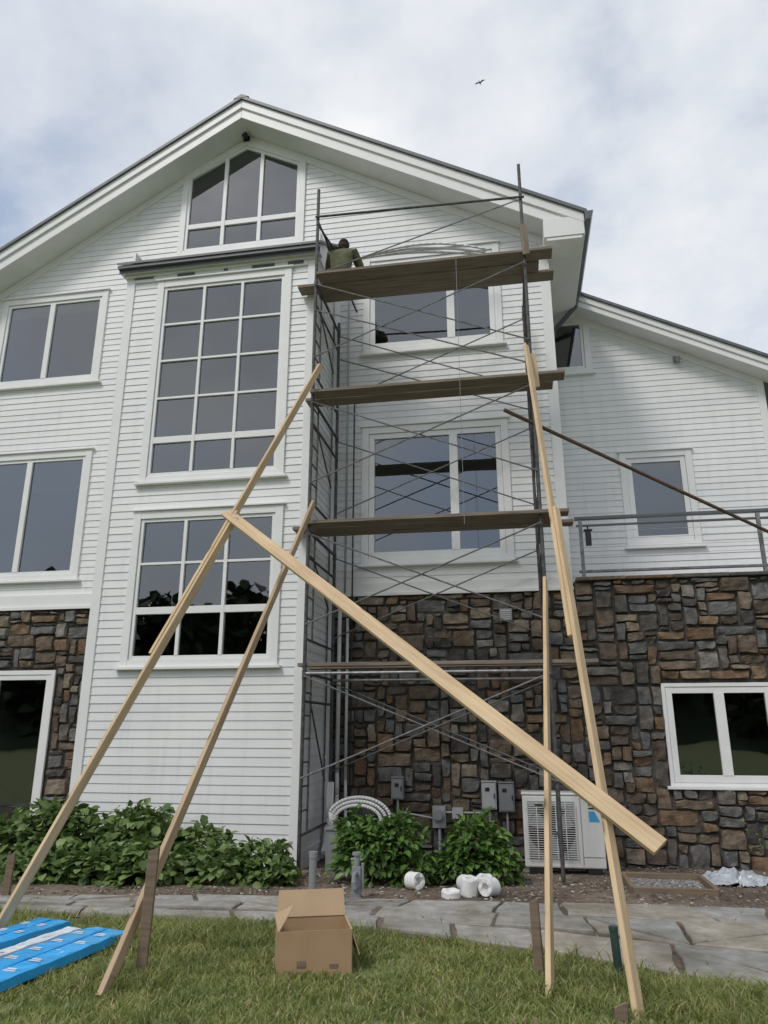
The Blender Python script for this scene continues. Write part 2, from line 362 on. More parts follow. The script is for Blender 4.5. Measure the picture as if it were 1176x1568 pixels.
def window(name,x0,x1,z0,z1,y,vm=(),hm=(),cw=.115,fb=.055,shade=None,room=.55,sill=True,shademat='shade',proud=.042,head=True):
    e=empty(name,((x0+x1)/2,y,z0)); e.parent=house
    fin=lambda ob: attach(ob,e)
    m=MB(); yf=y-proud
    m.box(x0,x0+cw,yf,y+.01,z0,z1); m.box(x1-cw,x1,yf,y+.01,z0,z1)
    m.box(x0+cw,x1-cw,yf+.003,y+.01,z1-cw,z1)
    m.box(x0+cw,x1-cw,yf+.003,y+.01,z0,z0+cw*.8)
    if head: m.box(x0-.03,x1+.03,yf-.03,y+.01,z1+.001,z1+.028)
    if sill: m.box(x0-.05,x1+.05,yf-.045,y+.01,z0-.04,z0-.001)
    fin(m.build("casing",M['trim'],bevel=.004))
    a,b,c,d=x0+cw,x1-cw,z0+cw*.8,z1-cw
    s=MB(); ys=y-.018
    s.box(a+.004,a+fb,ys,y+.03,c+.004,d-.004); s.box(b-fb,b-.004,ys,y+.03,c+.004,d-.004)
    s.box(a+fb,b-fb,ys+.003,y+.03,c+.004,c+fb*1.15); s.box(a+fb,b-fb,ys+.003,y+.03,d-fb,d-.004)
    for xc,w in vm: s.box(xc-w/2,xc+w/2,ys-.004,y+.028,c+fb*1.1,d-fb)
    for zc,w in hm: s.box(a+fb,b-fb,ys+.002,y+.027,zc-w/2,zc+w/2)
    fin(s.build("sash",M['trim'],bevel=.003))
    g=MB(); xs_=[a]+[v[0] for v in vm]+[b]; zs_=[c]+sorted(h[0] for h in hm)+[d]
    for i in range(len(xs_)-1):
        for k in range(len(zs_)-1):
            j=[random.uniform(-.004,.004) for _ in range(3)]
            g.quad((xs_[i],y+.016+j[0],zs_[k]),(xs_[i+1],y+.016+j[1],zs_[k]),(xs_[i+1],y+.016+j[1]+j[2],zs_[k+1]),(xs_[i],y+.016+j[0]+j[2],zs_[k+1]))
    fin(g.build("glass",M['glass']))
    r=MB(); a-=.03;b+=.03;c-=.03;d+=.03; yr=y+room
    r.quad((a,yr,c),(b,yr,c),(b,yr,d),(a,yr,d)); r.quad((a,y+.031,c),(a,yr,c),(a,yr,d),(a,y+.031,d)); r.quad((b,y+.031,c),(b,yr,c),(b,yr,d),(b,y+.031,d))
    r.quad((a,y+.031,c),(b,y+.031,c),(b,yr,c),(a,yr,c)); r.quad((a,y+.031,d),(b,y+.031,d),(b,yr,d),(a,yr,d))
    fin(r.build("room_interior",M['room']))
    if shade:
        q=MB()
        for sx0,sx1,sz in shade:
            q.box(sx0,sx1,y+.075,y+.08,sz,d-.02); q.box(sx0,sx1,y+.07,y+.085,sz-.025,sz)
        fin(q.build("roller_shade",M[shademat]))
    return e
window("left_window_upper",*W_left[0],YM,vm=[(-8.27,.10)],shade=[(-9.2,-8.3,9.14),(-8.24,-7.25,9.16)],shademat='shadelight')
window("left_window_lower",*W_left[1],YM,vm=[(-8.27,.10)],shade=[(-9.2,-8.3,5.75),(-8.24,-7.2,5.6)])
c0,c1=-5.25,-3.33
th3=(c1-c0)/3
window("bay_window_tall",*W_bay[0],YB,vm=[(c0+th3,.045),(c0+2*th3,.045)],hm=[(5.80,.10)]+[(5.85+i*.645,.035) for i in (1,2,3)],room=.9,fb=.05)
window("bay_window_low",*W_bay[1],YB,vm=[(c0+th3,.05),(c0+2*th3,.05)],hm=[(3.20,.10),(3.88,.035)],room=.9,fb=.05)
window("main_window_upper",*W_main[0],YM,vm=[(-.78,.13)],shade=[(-2.12,-.84,8.16),(-.72,-.06,8.24)],room=.8,fb=.09)
window("main_window_lower",*W_main[1],YM,vm=[(-.80,.13)],shade=[(-2.12,-.86,4.66),(-.74,-.06,4.66)],room=.8,fb=.09)
window("wing_window_small",*W_wing[0],YW,room=.5)
window("wing_window",*W_wing[1],YW,fb=.09,shade=[(2.2,3.15,5.05)],room=.5)
window("basement_window",1.96,3.42,.87,2.20,YM-.02,vm=[(2.70,.13)],cw=.05,fb=.085,sill=True,head=False,room=.9,proud=.03)
window("basement_door",-9.3,-7.25,-.10,2.50,YM-.02,vm=[(-8.3,.12)],cw=.07,fb=.08,sill=False,head=False,room=1.2,proud=.03)
ge=empty("gable_window",(-4.6,YM,10)); ge.parent=house
def inset(poly,d):
    n=len(poly); out=[]
    cx=sum(p[0] for p in poly)/n; cz=sum(p[1] for p in poly)/n
    for i in range(n):
        p0=Vector(poly[i-1]);p1=Vector(poly[i]);p2=Vector(poly[(i+1)%n])
        def off(a,b):
            t=(b-a).normalized(); nn=Vector((-t.y,t.x)); c=Vector((cx,cz))
            if nn.dot(c-a)<0: nn=-nn
            return a+nn*d,t
        a,t1=off(p0,p1); b,t2=off(p1,p2)
        den=t1.x*t2.y-t1.y*t2.x; s=((b.x-a.x)*t2.y-(b.y-a.y)*t2.x)/den
        out.append((a.x+t1.x*s,a.y+t1.y*s))
    return out
g1=inset(GW,.115); g2=inset(g1,.055)
m=MB(); m.ring(GW[::-1],g1[::-1],YM-.044,YM+.01); m.box(-5.9,-3.34,YM-.085,YM+.01,9.975,10.018)
attach(m.build("casing",M['trim'],bevel=.004),ge)
m=MB(); m.ring(g1[::-1],g2[::-1],YM-.018,YM+.03)
def gtop(x):
    return g2[1][1]+(g2[2][1]-g2[1][1])*(x-g2[1][0])/(g2[2][0]-g2[1][0]) if x<g2[2][0] else g2[3][1]+(g2[2][1]-g2[3][1])*(g2[3][0]-x)/(g2[3][0]-g2[2][0])
for xc in (-4.98,-4.27): m.box(xc-.035,xc+.035,YM-.022,YM+.028,g2[0][1]-.01,gtop(xc)+.01)
m.box(g2[0][0],g2[4][0],YM-.015,YM+.027,10.62,10.72)
attach(m.build("sash",M['trim'],bevel=.003),ge)
m=MB(); m.add([(x,YM+.02,z) for x,z in g1[::-1]],[tuple(range(5))]); attach(m.build("glass",M['glass']),ge)
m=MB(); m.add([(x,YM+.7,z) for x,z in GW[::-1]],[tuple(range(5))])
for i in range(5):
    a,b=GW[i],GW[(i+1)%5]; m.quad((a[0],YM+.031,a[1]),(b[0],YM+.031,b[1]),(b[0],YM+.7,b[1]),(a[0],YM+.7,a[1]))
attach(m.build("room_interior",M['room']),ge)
fx=MB(); fx.tube((-4.6,YM-.16,12.50),(-4.6,YM-.06,12.52),.06,12,.04); fx.box(-4.66,-4.54,YM-.06,YM-.046,12.45,12.56)
fx.tube((1.5,YW-.12,9.42),(1.5,YW-.03,9.44),.05,10)
fx.build("wall_lamps",M['black'],house)
fx=MB(); fx.tube((3.25,YW-.14,8.17),(3.25,YW-.03,8.22),.05,10,.035); fx.box(3.19,3.31,YW-.04,YW-.02,8.17,8.28); fx.build("wing_lamp",M['greybox'],house)

# ------------------------------------------------------------------ stone walls
def stones(name,y,x0,x1,z0,z1,openings,seed):
    R=random.Random(seed); cs=.066
    nx=int((x1-x0)/cs); nz=int((z1-z0)/cs); csx=(x1-x0)/nx; csz=(z1-z0)/nz
    occ=[[False]*nx for _ in range(nz)]
    for k in range(nz):
        for i in range(nx):
            X=x0+(i+.5)*csx; Z=z0+(k+.5)*csz
            for o in openings:
                if o[0]<X<o[1] and o[2]<Z<o[3]: occ[k][i]=True
    V=[];F=[]
    tt=[0,.05,.3,.52,.74,.95,1]
    for k in range(nz):
        for i in range(nx):
            if occ[k][i]: continue
            w=R.choice([2,2,3,3,4,4,5,6,7,8]); h=R.choice([1,1,2,2,2,3,3,4,4])
            if w<=3 and R.random()<.35: h=R.choice([2,3,4,5])
            if w>=7: h=R.choice([2,3])
            ww=0
            while ww<w and i+ww<nx and not occ[k][i+ww]: ww+=1
            if i+ww<nx and not occ[k][i+ww] and (i+ww+1>=nx or occ[k][i+ww+1]): ww+=1
            hh=1
            while hh<h and k+hh<nz and all(not occ[k+hh][i+q] for q in range(ww)): hh+=1
            for a in range(hh):
                for q in range(ww): occ[k+a][i+q]=True
            ax,bx=x0+i*csx,x0+(i+ww)*csx; az,bz=z0+k*csz,z0+(k+hh)*csz
            g=.003; j=.022
            cr=[Vector((ax+g+R.uniform(-.3,1)*j,az+g+R.uniform(-.3,1)*j)),Vector((bx-g-R.uniform(-.3,1)*j,az+g+R.uniform(-.3,1)*j)),
                Vector((bx-g-R.uniform(-.3,1)*j,bz-g-R.uniform(-.3,1)*j)),Vector((ax+g+R.uniform(-.3,1)*j,bz-g-R.uniform(-.3,1)*j))]
            d=R.uniform(.018,.075); tx=R.uniform(-.016,.016); tz=R.uniform(-.016,.016); base=len(V)
            for b_ in tt:
                for a_ in tt:
                    p=(cr[0]*(1-a_)+cr[1]*a_)*(1-b_)+(cr[3]*(1-a_)+cr[2]*a_)*b_
                    if a_ in(0,1) or b_ in(0,1): o=-.012
                    else:
                        o=d+tx*(a_-.5)*2+tz*(b_-.5)*2+noise.noise(Vector((p.x*9,p.y*9,seed+d*50)))*.024
                        if (a_ in(.05,.95)) and (b_ in(.05,.95)): o-=.016
                    V.append((p.x+noise.noise(Vector((p.x*11,p.y*11,seed)))*.020,y-o,p.y+noise.noise(Vector((p.x*11,p.y*11,seed+9)))*.018))
            n=len(tt)
            for b_ in range(n-1):
                for a_ in range(n-1):
                    q=base+b_*n+a_; F.append((q,q+1,q+n+1,q+n))
    me=bpy.data.meshes.new(name); me.from_pydata(V,[],F); me.materials.append(M['stone'])
    ob=bpy.data.objects.new(name,me); C.objects.link(ob); ob.parent=house
    return ob
stones("stone_facing_main",YM,BX1+.02,.90,-.25,3.53,[],3)
stones("stone_facing_left",YM,-10.0,BX0-.0,-.25,3.465,[(-9.32,-7.24,-1,2.52)],5)
stones("stone_facing_terrace",YM-.02,.90,7.6,-.3,3.65,[(1.95,3.43,.84,2.22)],11)
mo=MB()
def wall_with_hole(x0,x1,z0,z1,y,h):
    if h is None: mo.box(x0,x1,y,y+.25,z0,z1); return
    a,b,c,d=h
    mo.box(x0,a,y,y+.25,z0,z1); mo.box(b,x1,y,y+.25,z0,z1)
    if c>z0: mo.box(a,b,y,y+.25,z0,c)
    mo.box(a,b,y,y+.25,d,z1)
wall_with_hole(BX1-.02,.90,-.4,3.54,YM+.004,None)
wall_with_hole(-10,BX0+.02,-.4,3.475,YM+.004,(-9.3,-7.25,-.4,2.5))
wall_with_hole(.90,7.6,-.4,3.66,YM-.016,(1.97,3.41,.88,2.19))
mo.build("mortar_backing",M['mortar'],house)
tb=MB(); tb.box(.9,7.6,YM+.24,YW,3.5,3.64); tb.build("terrace_deck",M['concrete'],house)
cp=MB(); x=.93
while x<7.5:
    w=random.uniform(.5,.85); cp.box(x,min(x+w,7.58)-.008,YM-.10+random.uniform(-.01,.01),YM+.28,3.665,3.715+random.uniform(-.004,.006)); x+=w
cp.build("terrace_coping",M['stone'],house,bevel=.01)
fx=MB(); fx.box(-.19,-.01,YM-.12,YM-.04,3.10,3.28); fx.build("wall_vent",M['greybox'],house,bevel=.01)
fx=MB()
for i in range(5): fx.box(-.17,-.03,YM-.132,YM-.12,3.12+i*.03,3.135+i*.03)
fx.build("vent_louvres",M['ltbox'],house)
fx=MB(); fx.box(-2.42,-2.26,YM-.17,YM-.04,3.14,3.26); fx.build("flood_lamp",M['black'],house,bevel=.015)

dp=empty("downspout")
b=MB(); b.box(BX1+.035,BX1+.115,YM-.19,YM-.125,.30,8.7)
b.path([(BX1+.075,YM-.157,.34),(BX1+.10,YM-.30,.12),(BX1+.12,YM-.5,.0)],.04,10); b.build("spout",M['trim'],dp,bevel=.01)
b=MB()
for z in (1.2,3.4,5.4,7.4): b.box(BX1+.028,BX1+.122,YM-.197,YM-.03,z,z+.03)
b.build("brackets",M['trim'],dp)
cd=empty("electrical_conduit")
b=MB()
b.path([(-2.58,YM-.12,3.45),(-2.58,YM-.12,1.0),(-2.57,YM-.15,.7),(-2.56,YM-.25,.2),(-2.52,YM-.4,-.1)],.030,10)
b.path([(-2.46,YM-.11,3.2),(-2.46,YM-.11,.9),(-2.44,YM-.16,.5),(-2.42,YM-.3,.1)],.022,10)
b.build("white_risers",M['hose'],cd,smooth=True)
b=MB()
b.path([(-2.52,YM-.06,8.9),(-2.52,YM-.06,3.5)],.017)
b.build("risers",M['conduit'],cd,smooth=True)
b=MB(); b.path([(-2.40,YM-.09,6.8),(-2.40,YM-.09,.6)],.012); b.build("dark_cable",M['black'],cd)

def panel(name,x0,x1,z0,z1,mat,dep=.12):
    e=empty(name,((x0+x1)/2,YM-.07,z0))
    b=MB(); y=YM-.06; b.box(x0,x1,y-dep,y,z0,z1); o=b.build("cabinet",M[mat],None,bevel=.008)
    b=MB(); b.box(x0+.015,x1-.015,y-dep-.012,y-dep-.001,z0+.02,z1-.015); b.box(x0-.005,x1+.005,y-dep-.02,y,z1+.001,z1+.012); p=b.build("cover",M[mat],None,bevel=.004)
    b=MB(); b.box(x1-.035,x1-.02,y-dep-.025,y-dep-.013,(z0+z1)/2-.03,(z0+z1)/2+.03); b.box(x0+.05,x0+.11,y-dep-.014,y-dep-.0125,z1-.12,z1-.07); q=b.build("latch",M['black'],None)
    b=MB(); xc=(x0+x1)/2; b.path([(xc,y-.06,z0),(xc,y-.06,-.15)],.016); r=b.build("conduit",M['conduit'],None)
    for k in (o,p,q,r): attach(k,e)
panel("electrical_box",-1.79,-1.62,.66,.94,'greybox')
panel("electrical_box",-.54,-.34,.55,.90,'ltbox')
panel("electrical_box",-.31,-.10,.52,.89,'greybox')
em=empty("electric_meter")
b=MB(); b.box(-1.22,-1.04,YM-.16,YM-.05,.30,.58); b.tube((-1.13,YM-.16,.47),(-1.13,YM-.21,.47),.085,20); b.path([(-1.13,YM-.12,.3),(-1.13,YM-.12,-.15)],.02); b.build("socket",M['conduit'],em,bevel=.006)
b=MB(); b.tube((-1.13,YM-.21,.47),(-1.13,YM-.27,.47),.068,20,.06); b.build("dial",M['greybox'],em)
b=MB(); b.box(-.95,-.80,YM-.15,YM-.05,.42,.56); b.path([(-1.04,YM-.12,.50),(-.54,YM-.12,.50)],.014); b.path([(-1.7,YM-.12,.5),(-1.2,YM-.12,.42)],.012); b.build("junction",M['ltbox'],em,bevel=.004)

# AC unit
ac=empty("air_conditioner_outdoor_unit",(.48,10.0,-.12))
afin=lambda o: attach(o,ac)
b=MB(); b.box(.0,.97,10.0,10.34,-.03,.80); afin(b.build("casing",M['acwhite'],bevel=.018))
b=MB(); b.box(-.01,.98,9.99,10.35,.801,.83); afin(b.build("lid",M['acwhite'],bevel=.01))
b=MB(); b.box(.05,.22,10.0,10.34,-.12,-.031); b.box(.75,.92,10.0,10.34,-.12,-.031); afin(b.build("feet",M['black']))
b=MB(); b.box(.05,.64,9.9935,9.999,.07,.73); afin(b.build("grille_recess",M['greybox']))
b=MB(); b.tube((.345,9.993,.40),(.345,9.988,.40),.28,40); afin(b.build("fan_opening",M['dark']))
b=MB()
for k in range(3):
    a=k*2.094+.4
    c=Vector((.345,9.978,.40)); u=Vector((math.cos(a),0,math.sin(a))); w=Vector((-math.sin(a),0,math.cos(a)))
    b.add([c+u*.05+w*.03,c+u*.27+w*.14,c+u*.27-w*.06,c+u*.05-w*.04],[(0,1,2,3)])
afin(b.build("fan_blades",M['greybox']))
b=MB()
for zz in np.arange(.085,.73,.026): b.tube((.055,9.962,zz),(.635,9.962,zz),.0035,5)
for xx in np.linspace(.055,.635,6): b.tube((xx,9.966,.075),(xx,9.966,.725),.005,5)
afin(b.build("fan_grille",M['acwhite']))
b=MB(); b.box(.70,.703,9.985,9.999,.02,.78); b.box(.71,.95,9.994,9.999,.10,.105); afin(b.build("panel_seam",M['greybox']))
b=MB(); b.box(.80,.90,9.991,9.9985,.65,.665); b.box(.80,.88,9.991,9.9985,.69,.72); b.box(.15,.25,9.955,9.9605,.68,.70); afin(b.build("badge",M['black']))
b=MB(); b.add([(.80,9.996,.50),(.93,9.996,.50),(.87,9.996,.62),(.80,9.996,.62)],[(0,1,2,3)]); afin(b.build("energy_label",M['bluelab']))
b=MB(); b.box(-.08,1.05,9.88,10.45,-.20,-.121); afin(b.build("pad",M['concrete'],bevel=.01))
b=MB(); b.path([(.97,10.15,.25),(1.05,10.15,.2),(1.06,10.25,-.05)],.02); afin(b.build("line_set",M['black']))

rl=empty("terrace_railing")
b=MB()
for x in (1.06,3.55,5.9): b.box(x-.025,x+.025,YM+.0,YM+.05,3.71,4.60)
b.box(1.0,7.4,YM-.005,YM+.055,3.80,3.835)
b.build("posts",M['galv'],rl,bevel=.003)
b=MB(); b.box(.98,7.4,YM-.01,YM+.06,4.601,4.65); b.box(1.0,7.4,YM+.005,YM+.045,4.50,4.53); b.build("top_rail",M['gutter'],rl,bevel=.006)
b=MB()
for z in np.linspace(3.93,4.42,5): b.tube((1.08,YM+.025,z),(7.4,YM+.025,z),.003,5)
b.build("cables",M['conduit'],rl)
b=MB(); b.box(1.12,1.20,YM-.05,YM+.02,4.20,4.42); b.box(1.10,1.22,YM-.06,YM+.03,4.42,4.44); b.tube((1.16,YM-.02,4.44),(1.16,YM-.02,4.50),.01); b.build("lantern",M['black'],rl)

# ------------------------------------------------------------------ SCAFFOLD
sc=empty("scaffold_tower")
XL,XR,YO,YI=-2.64,.41,9.15,10.62
lv=[.02,2.36,4.22,6.14,8.04]
st=MB(); gv=MB()
for X in (XL,XR):
    for Yy in (YO,YI):
        top=9.62 if Yy==YO else 8.15
        zb=zg(Yy)+.03
        st.tube((X,Yy,zb+.03),(X,Yy,top),.024,10)
        st.tube((X,Yy,zb-.02),(X,Yy,zb+.16),.017,8)
        st.box(X-.07,X+.07,Yy-.07,Yy+.07,zb-.02,zb-.01)
        for z in lv[1:]: st.tube((X,Yy,z-.16),(X,Yy,z-.05),.029,10)
    for i in range(1,5):
        z=lv[i]-.05; zb=lv[i-1]
        st.tube((X,YO,z-.03),(X,YI,z-.03),.022,8)
        st.tube((X,YO,z-.38),(X,YI,z-.38),.018,8)
        st.tube((X,YO,zb+.35),(X,YI,zb+.35),.018,8)
        y2=YO+.32; y3=YI-.32
        st.tube((X,y2,zb+.35),(X,y2,z-.03),.015,8); st.tube((X,y3,z-.38),(X,y3,z-.03),.013,8)
        for zz in np.arange(zb+.62,z-.1,.28): st.tube((X,YO,zz),(X,y2,zz),.012,6)
        st.tube((X,y2,z-.38),(X,y3,zb+.9),.013,6)
for i in range(1,5):
    zt=lv[i]-.12; zb=max(lv[i]-1.34,.3)
    for Yy in (YO-.03,YI+.03):
        gv.tube((XL,Yy,zt),(XR,Yy,zb),.0105,6); gv.tube((XL,Yy-.022,zb),(XR,Yy-.022,zt),.0105,6)
for Yy in (YO-.03,YI+.03): gv.tube((XL,Yy,lv[4]-.55),(XR,Yy,lv[4]-1.7),.0105,6)
gv.tube((XL,YO-.02,lv[4]+.05),(XR,YO-.02,9.0),.0105,6)
gv.tube((XL,YO,lv[1]-.09),(XR,YO,lv[1]-.09),.02,8); gv.tube((XL,YI,lv[1]-.09),(XR,YI,lv[1]-.09),.02,8)
st.tube((XL-.03,YO-.035,9.10),(XR+.05,YO-.035,9.02),.018,8)
st.path([(XL,YO-.03,8.98),(XL+.12,YO+.3,8.86),(XL+.25,YO+.9,8.80)],.016,8)
st.tube((XL,YO,9.05),(XL+.35,YI-.2,8.2),.016,8)
st.build("frames",M['steel'],sc); gv.build("cross_braces",M['galv'],sc)
k=0
def deck(z,spec):
    global k
    for (x0,x1,y0,y1,dz) in spec:
        k+=1; w=y1-y0; a=random.uniform(-.006,.006)
        beam("plank_%d"%k,(x0,(y0+y1)/2,z+dz+a),(x1,(y0+y1)/2,z+dz-a),w-.010,.045,M['plank'],sc,face=(0,0,1),bevel=.005)
deck(8.06,[(-2.62,.80,9.06,9.31,.02),(-2.98,.62,9.32,9.56,0),(-2.66,.84,9.57,9.82,.0)])
deck(6.16,[(-2.66,.84,9.06,9.31,0),(-2.80,.70,9.325,9.57,0)])
deck(4.24,[(-2.70,.76,9.06,9.30,0),(-2.92,.60,9.315,9.56,0),(-2.70,.85,9.57,9.80,0)])
deck(2.38,[(-2.74,.98,9.16,9.34,0),(-2.70,.90,9.5,9.70,0)])
beam("batten",(XR+.02,9.1,8.125),(XR+.02,9.8,8.125),.09,.035,M['plank'],sc,face=(0,0,1))
beam("upright_board",(XR+.03,9.08,8.02),(XR-.0,9.08,8.52),.10,.03,M['plank'],sc)
beam("tie_board",(XR+.05,9.07,5.95),(XR+.02,9.07,6.45),.09,.04,M['lumber'],sc)
b=MB(); b.tube((-.55,YO-.13,4.1),(-.55,YO-.13,8.02),.0035,5); b.build("hoist_rope",M['greybox'],sc)

b=MB(); p=Vector((.02,9.16,5.70)); q=Vector((3.64,10.84,4.28)); e=q+(q-p)*.3
b.tube(p,e,.027,12,.024); b.build("wooden_pole",M['rust'])

# ------------------------------------------------------------------ timber bracing
A0,A1=Vector((-2.55,9.10,6.51)),Vector((-4.21,5.84,0.0))
B0,B1=Vector((-2.58,9.06,4.44)),Vector((-2.62,4.80,0.0))
C0,C1=Vector((.36,9.06,6.54)),Vector((.56,4.99,-.02))
D0,D1=Vector((.41,9.06,3.31)),Vector((.11,5.28,0.0))
def lp(a,b,t): return a+(b-a)*t
def brace(segs,face):
    e=empty("timber_brace")
    for i,(a,b,w,m) in enumerate(segs): beam("board_%d"%(i+1),a,b,w,.038,M[m],e,face=face)
brace([(lp(A0,A1,-.01),lp(A0,A1,.645),.088,'lumber'),(lp(A0,A1,.378)+Vector((.042,0,0)),lp(A0,A1,1.04)+Vector((.042,0,0)),.088,'lumber')],(1,-.35,0))
brace([(lp(B0,B1,-.02),lp(B0,B1,1.0),.088,'lumber2')],(1,-.1,0))
brace([(lp(C0,C1,-.01),lp(C0,C1,.64),.088,'lumber'),(lp(C0,C1,.425)+Vector((.040,0,0)),lp(C0,C1,1.01)+Vector((.040,0,0)),.088,'lumber')],(1,-.75,.1))
brace([(lp(D0,D1,-.02),lp(D0,D1,1.0),.088,'lumber')],(1,-.3,.1))
t0=Vector((-3.19,7.80,3.98)); t1=Vector((.53,5.62,1.12)); dd=t1-t0
beam("cross_tie_board",t0-dd*.025,t1+dd*.092,.140,.038,M['lumber'],None,face=(.3,-1,.55))
def stake(name,x,y,h,w=.05,t=.035,rot=0,lx=0,ly=0,mat='stake'):
    b=MB(); z0=-.1
    b.add([(-w/2,-t/2,z0),(w/2,-t/2,z0),(w/2,t/2,z0),(-w/2,t/2,z0),(-w/2,-t/2,h-.03),(w/2,-t/2,h),(w/2,t/2,h-.01),(-w/2,t/2,h-.04)],
       [(0,3,2,1),(4,5,6,7),(0,1,5,4),(1,2,6,5),(2,3,7,6),(3,0,4,7)])
    o=b.build(name,M[mat],None,bevel=.004); o.location=(x,y,0); o.rotation_euler=(ly,lx,rot); return o
stake("wooden_stake",-2.54,5.14,.82,.07,.04,.2,.03)
stake("wooden_stake",.06,5.62,.50,.06,.04,-.2,-.03,.02)
stake("wooden_stake",.49,4.93,.12,.07,.045,.1)
stake("wooden_stake",-5.05,7.2,.42,.07,.045,.3,.03)
b=MB(); b.tube((.585,5.74,-.05),(.565,5.74,.31),.028,14); b.tube((.565,5.74,.29),(.565,5.74,.315),.031,14); b.build("green_post",M['greenpost'])

# ------------------------------------------------------------------ ground
xs=np.concatenate([[-300,-120,-60,-30],np.arange(-16,16.1,1.0),[30,60,120,300]]); ys=np.concatenate([[-300,-120,-60,-30,-15],np.arange(-6,12.1,.5),[20,30,60,120,300]])
V=[(x,y,zg(y)) for y in ys for x in xs];F=[];nx=len(xs)
for j in range(len(ys)-1):
    for i in range(nx-1): q=j*nx+i; F.append((q,q+1,q+nx+1,q+nx))
me=bpy.data.meshes.new("ground"); me.from_pydata(V,[],F); me.materials.append(M['lawn']); g=bpy.data.objects.new("ground",me); C.objects.link(g)
fx_=[-12,-5,-1.5,-.8,.04,.82,1.43,2.6,4,9]; fy_=[6.55,6.62,6.64,6.46,6.16,5.92,5.55,5.1,4.9,4.9]
yfr=lambda x: float(np.interp(x,fx_,fy_))
ybk=lambda x: float(np.interp(x,[-12,-5.1,-2.4,.3,1.6,3,9],[7.15,7.2,7.62,7.85,8.0,8.4,8.4]))
V=[];F=[];xs2=np.arange(-11,9.01,.25); T=np.linspace(0,1,22)
for t in T:
    for x in xs2:
        y=yfr(x)-.02+(11.2-yfr(x)+.02)*t
        V.append((x,y+(noise.noise(Vector((x*2.5,0,1)))*.06 if t==0 else 0),zg(y)+.008+(.02*noise.noise(Vector((x*2,y*2,0)))+.012 if 0.05<t else 0)))
n=len(xs2)
for j in range(len(T)-1):
    for i in range(n-1): q=j*n+i; F.append((q,q+1,q+n+1,q+n))
me=bpy.data.meshes.new("garden_bed_soil"); me.from_pydata(V,[],F); me.materials.append(M['soil']); g=bpy.data.objects.new("garden_bed_soil",me); C.objects.link(g)
b=MB()
def flag(poly):
    c=Vector((sum(p[0] for p in poly)/len(poly),sum(p[1] for p in poly)/len(poly)))
    R=random.Random(int(c.x*1000)+int(c.y*77)); pts=[]; n=len(poly)
    for i in range(n):
        a=Vector(poly[i]);d=Vector(poly[(i+1)%n])
        pts.append(a)
        L=(d-a).length; kk=int(L/.16)
        for s in range(1,kk): pts.append(a+(d-a)*(s/kk)+Vector((R.uniform(-.016,.016),R.uniform(-.016,.016))))
    pts=[c+(p-c)*(1-.022/max(.1,(p-c).length)) for p in pts]
    h=.034+R.uniform(-.008,.012); tx=R.uniform(-.012,.012); ty=R.uniform(-.012,.012); n=len(pts)
    zt=[zg(p.y)+h+tx*(p.x-c.x)+ty*(p.y-c.y) for p in pts]
    vs=[(p.x,p.y,zg(p.y)-.02) for p in pts]+[(p.x,p.y,z-.008) for p,z in zip(pts,zt)]+[((p-c).x*.97+c.x,(p-c).y*.97+c.y,z) for p,z in zip(pts,zt)]
    fs=[(i,(i+1)%n,(i+1)%n+n,i+n) for i in range(n)]+[(i+n,(i+1)%n+n,(i+1)%n+2*n,i+2*n) for i in range(n)]+[tuple(range(2*n,3*n))]
    b.add(vs,fs)
rows=[0,.36,.68,1.0]
R=random.Random(4)
for r in range(3):
    xx=-11+r*.3; cuts=[]
    while xx<8.6: cuts.append(xx); xx+=R.uniform(.5,1.15)
    for i in range(len(cuts)-1):
        a,c=cuts[i],cuts[i+1]
        def P(x,t,s):
            Rj=random.Random(int(x*313)+s*7); return (x+Rj.uniform(-.12,.12),yfr(x)+.05+(ybk(x)-yfr(x)-.05)*t+Rj.uniform(-.06,.06)*(1 if 0<t<1 else .6))
        q=[P(a,rows[r],r),P(c,rows[r],r),P(c,rows[r+1],r+1),P(a,rows[r+1],r+1)]
        u=R.random()
        if u<.22: flag([q[0],q[1],q[2]]); flag([q[0],q[2],q[3]])
        elif u<.44: flag([q[0],q[1],q[3]]); flag([q[1],q[2],q[3]])
        else: flag(q)
b.build("flagstone_path",M['flag'])

def grass(nb,xr,yr,hmin,hmax,inside,wid=.0045,thin=False):
    x=rng.uniform(xr[0],xr[1],nb); y=rng.uniform(yr[0],yr[1],nb)
    m=inside(x,y); x=x[m];y=y[m]
    cl=np.array([noise.noise(Vector((a*1.7,b_*1.7,3.1)))+.6*noise.noise(Vector((a*6,b_*6,7.1))) for a,b_ in zip(x,y)])
    if thin:
        kp=(cl>-.42)|(rng.random(len(x))<.35); x=x[kp];y=y[kp];cl=cl[kp]
    n=len(x)
    h=rng.uniform(hmin,hmax,n)*(1+.6*cl); an=rng.uniform(0,2*np.pi,n); ln=rng.uniform(.3,1.3,n)*h; ld=rng.uniform(0,2*np.pi,n)+cl*2
    w=wid*rng.uniform(.7,1.5,n); dx=np.cos(an)*w;dy=np.sin(an)*w
    z=np.array([zg(a) for a in y])
    v0=np.stack([x-dx,y-dy,z],1);v1=np.stack([x+dx,y+dy,z],1)
    mx=x+np.cos(ld)*ln*.35;my=y+np.sin(ld)*ln*.35
    v2=np.stack([mx+dx*.7,my+dy*.7,z+h*.6],1);v3=np.stack([mx-dx*.7,my-dy*.7,z+h*.6],1)
    v4=np.stack([x+np.cos(ld)*ln,y+np.sin(ld)*ln,z+h*.9],1)
    V=np.stack([v0,v1,v2,v3,v4],1).reshape(-1,3); i=np.arange(n)[:,None]*5
    F=np.concatenate([i+np.array([[0,1,2]]),i+np.array([[0,2,3]]),i+np.array([[3,2,4]])],1).reshape(-1,3)
    return V,F
yv=np.vectorize(yfr)
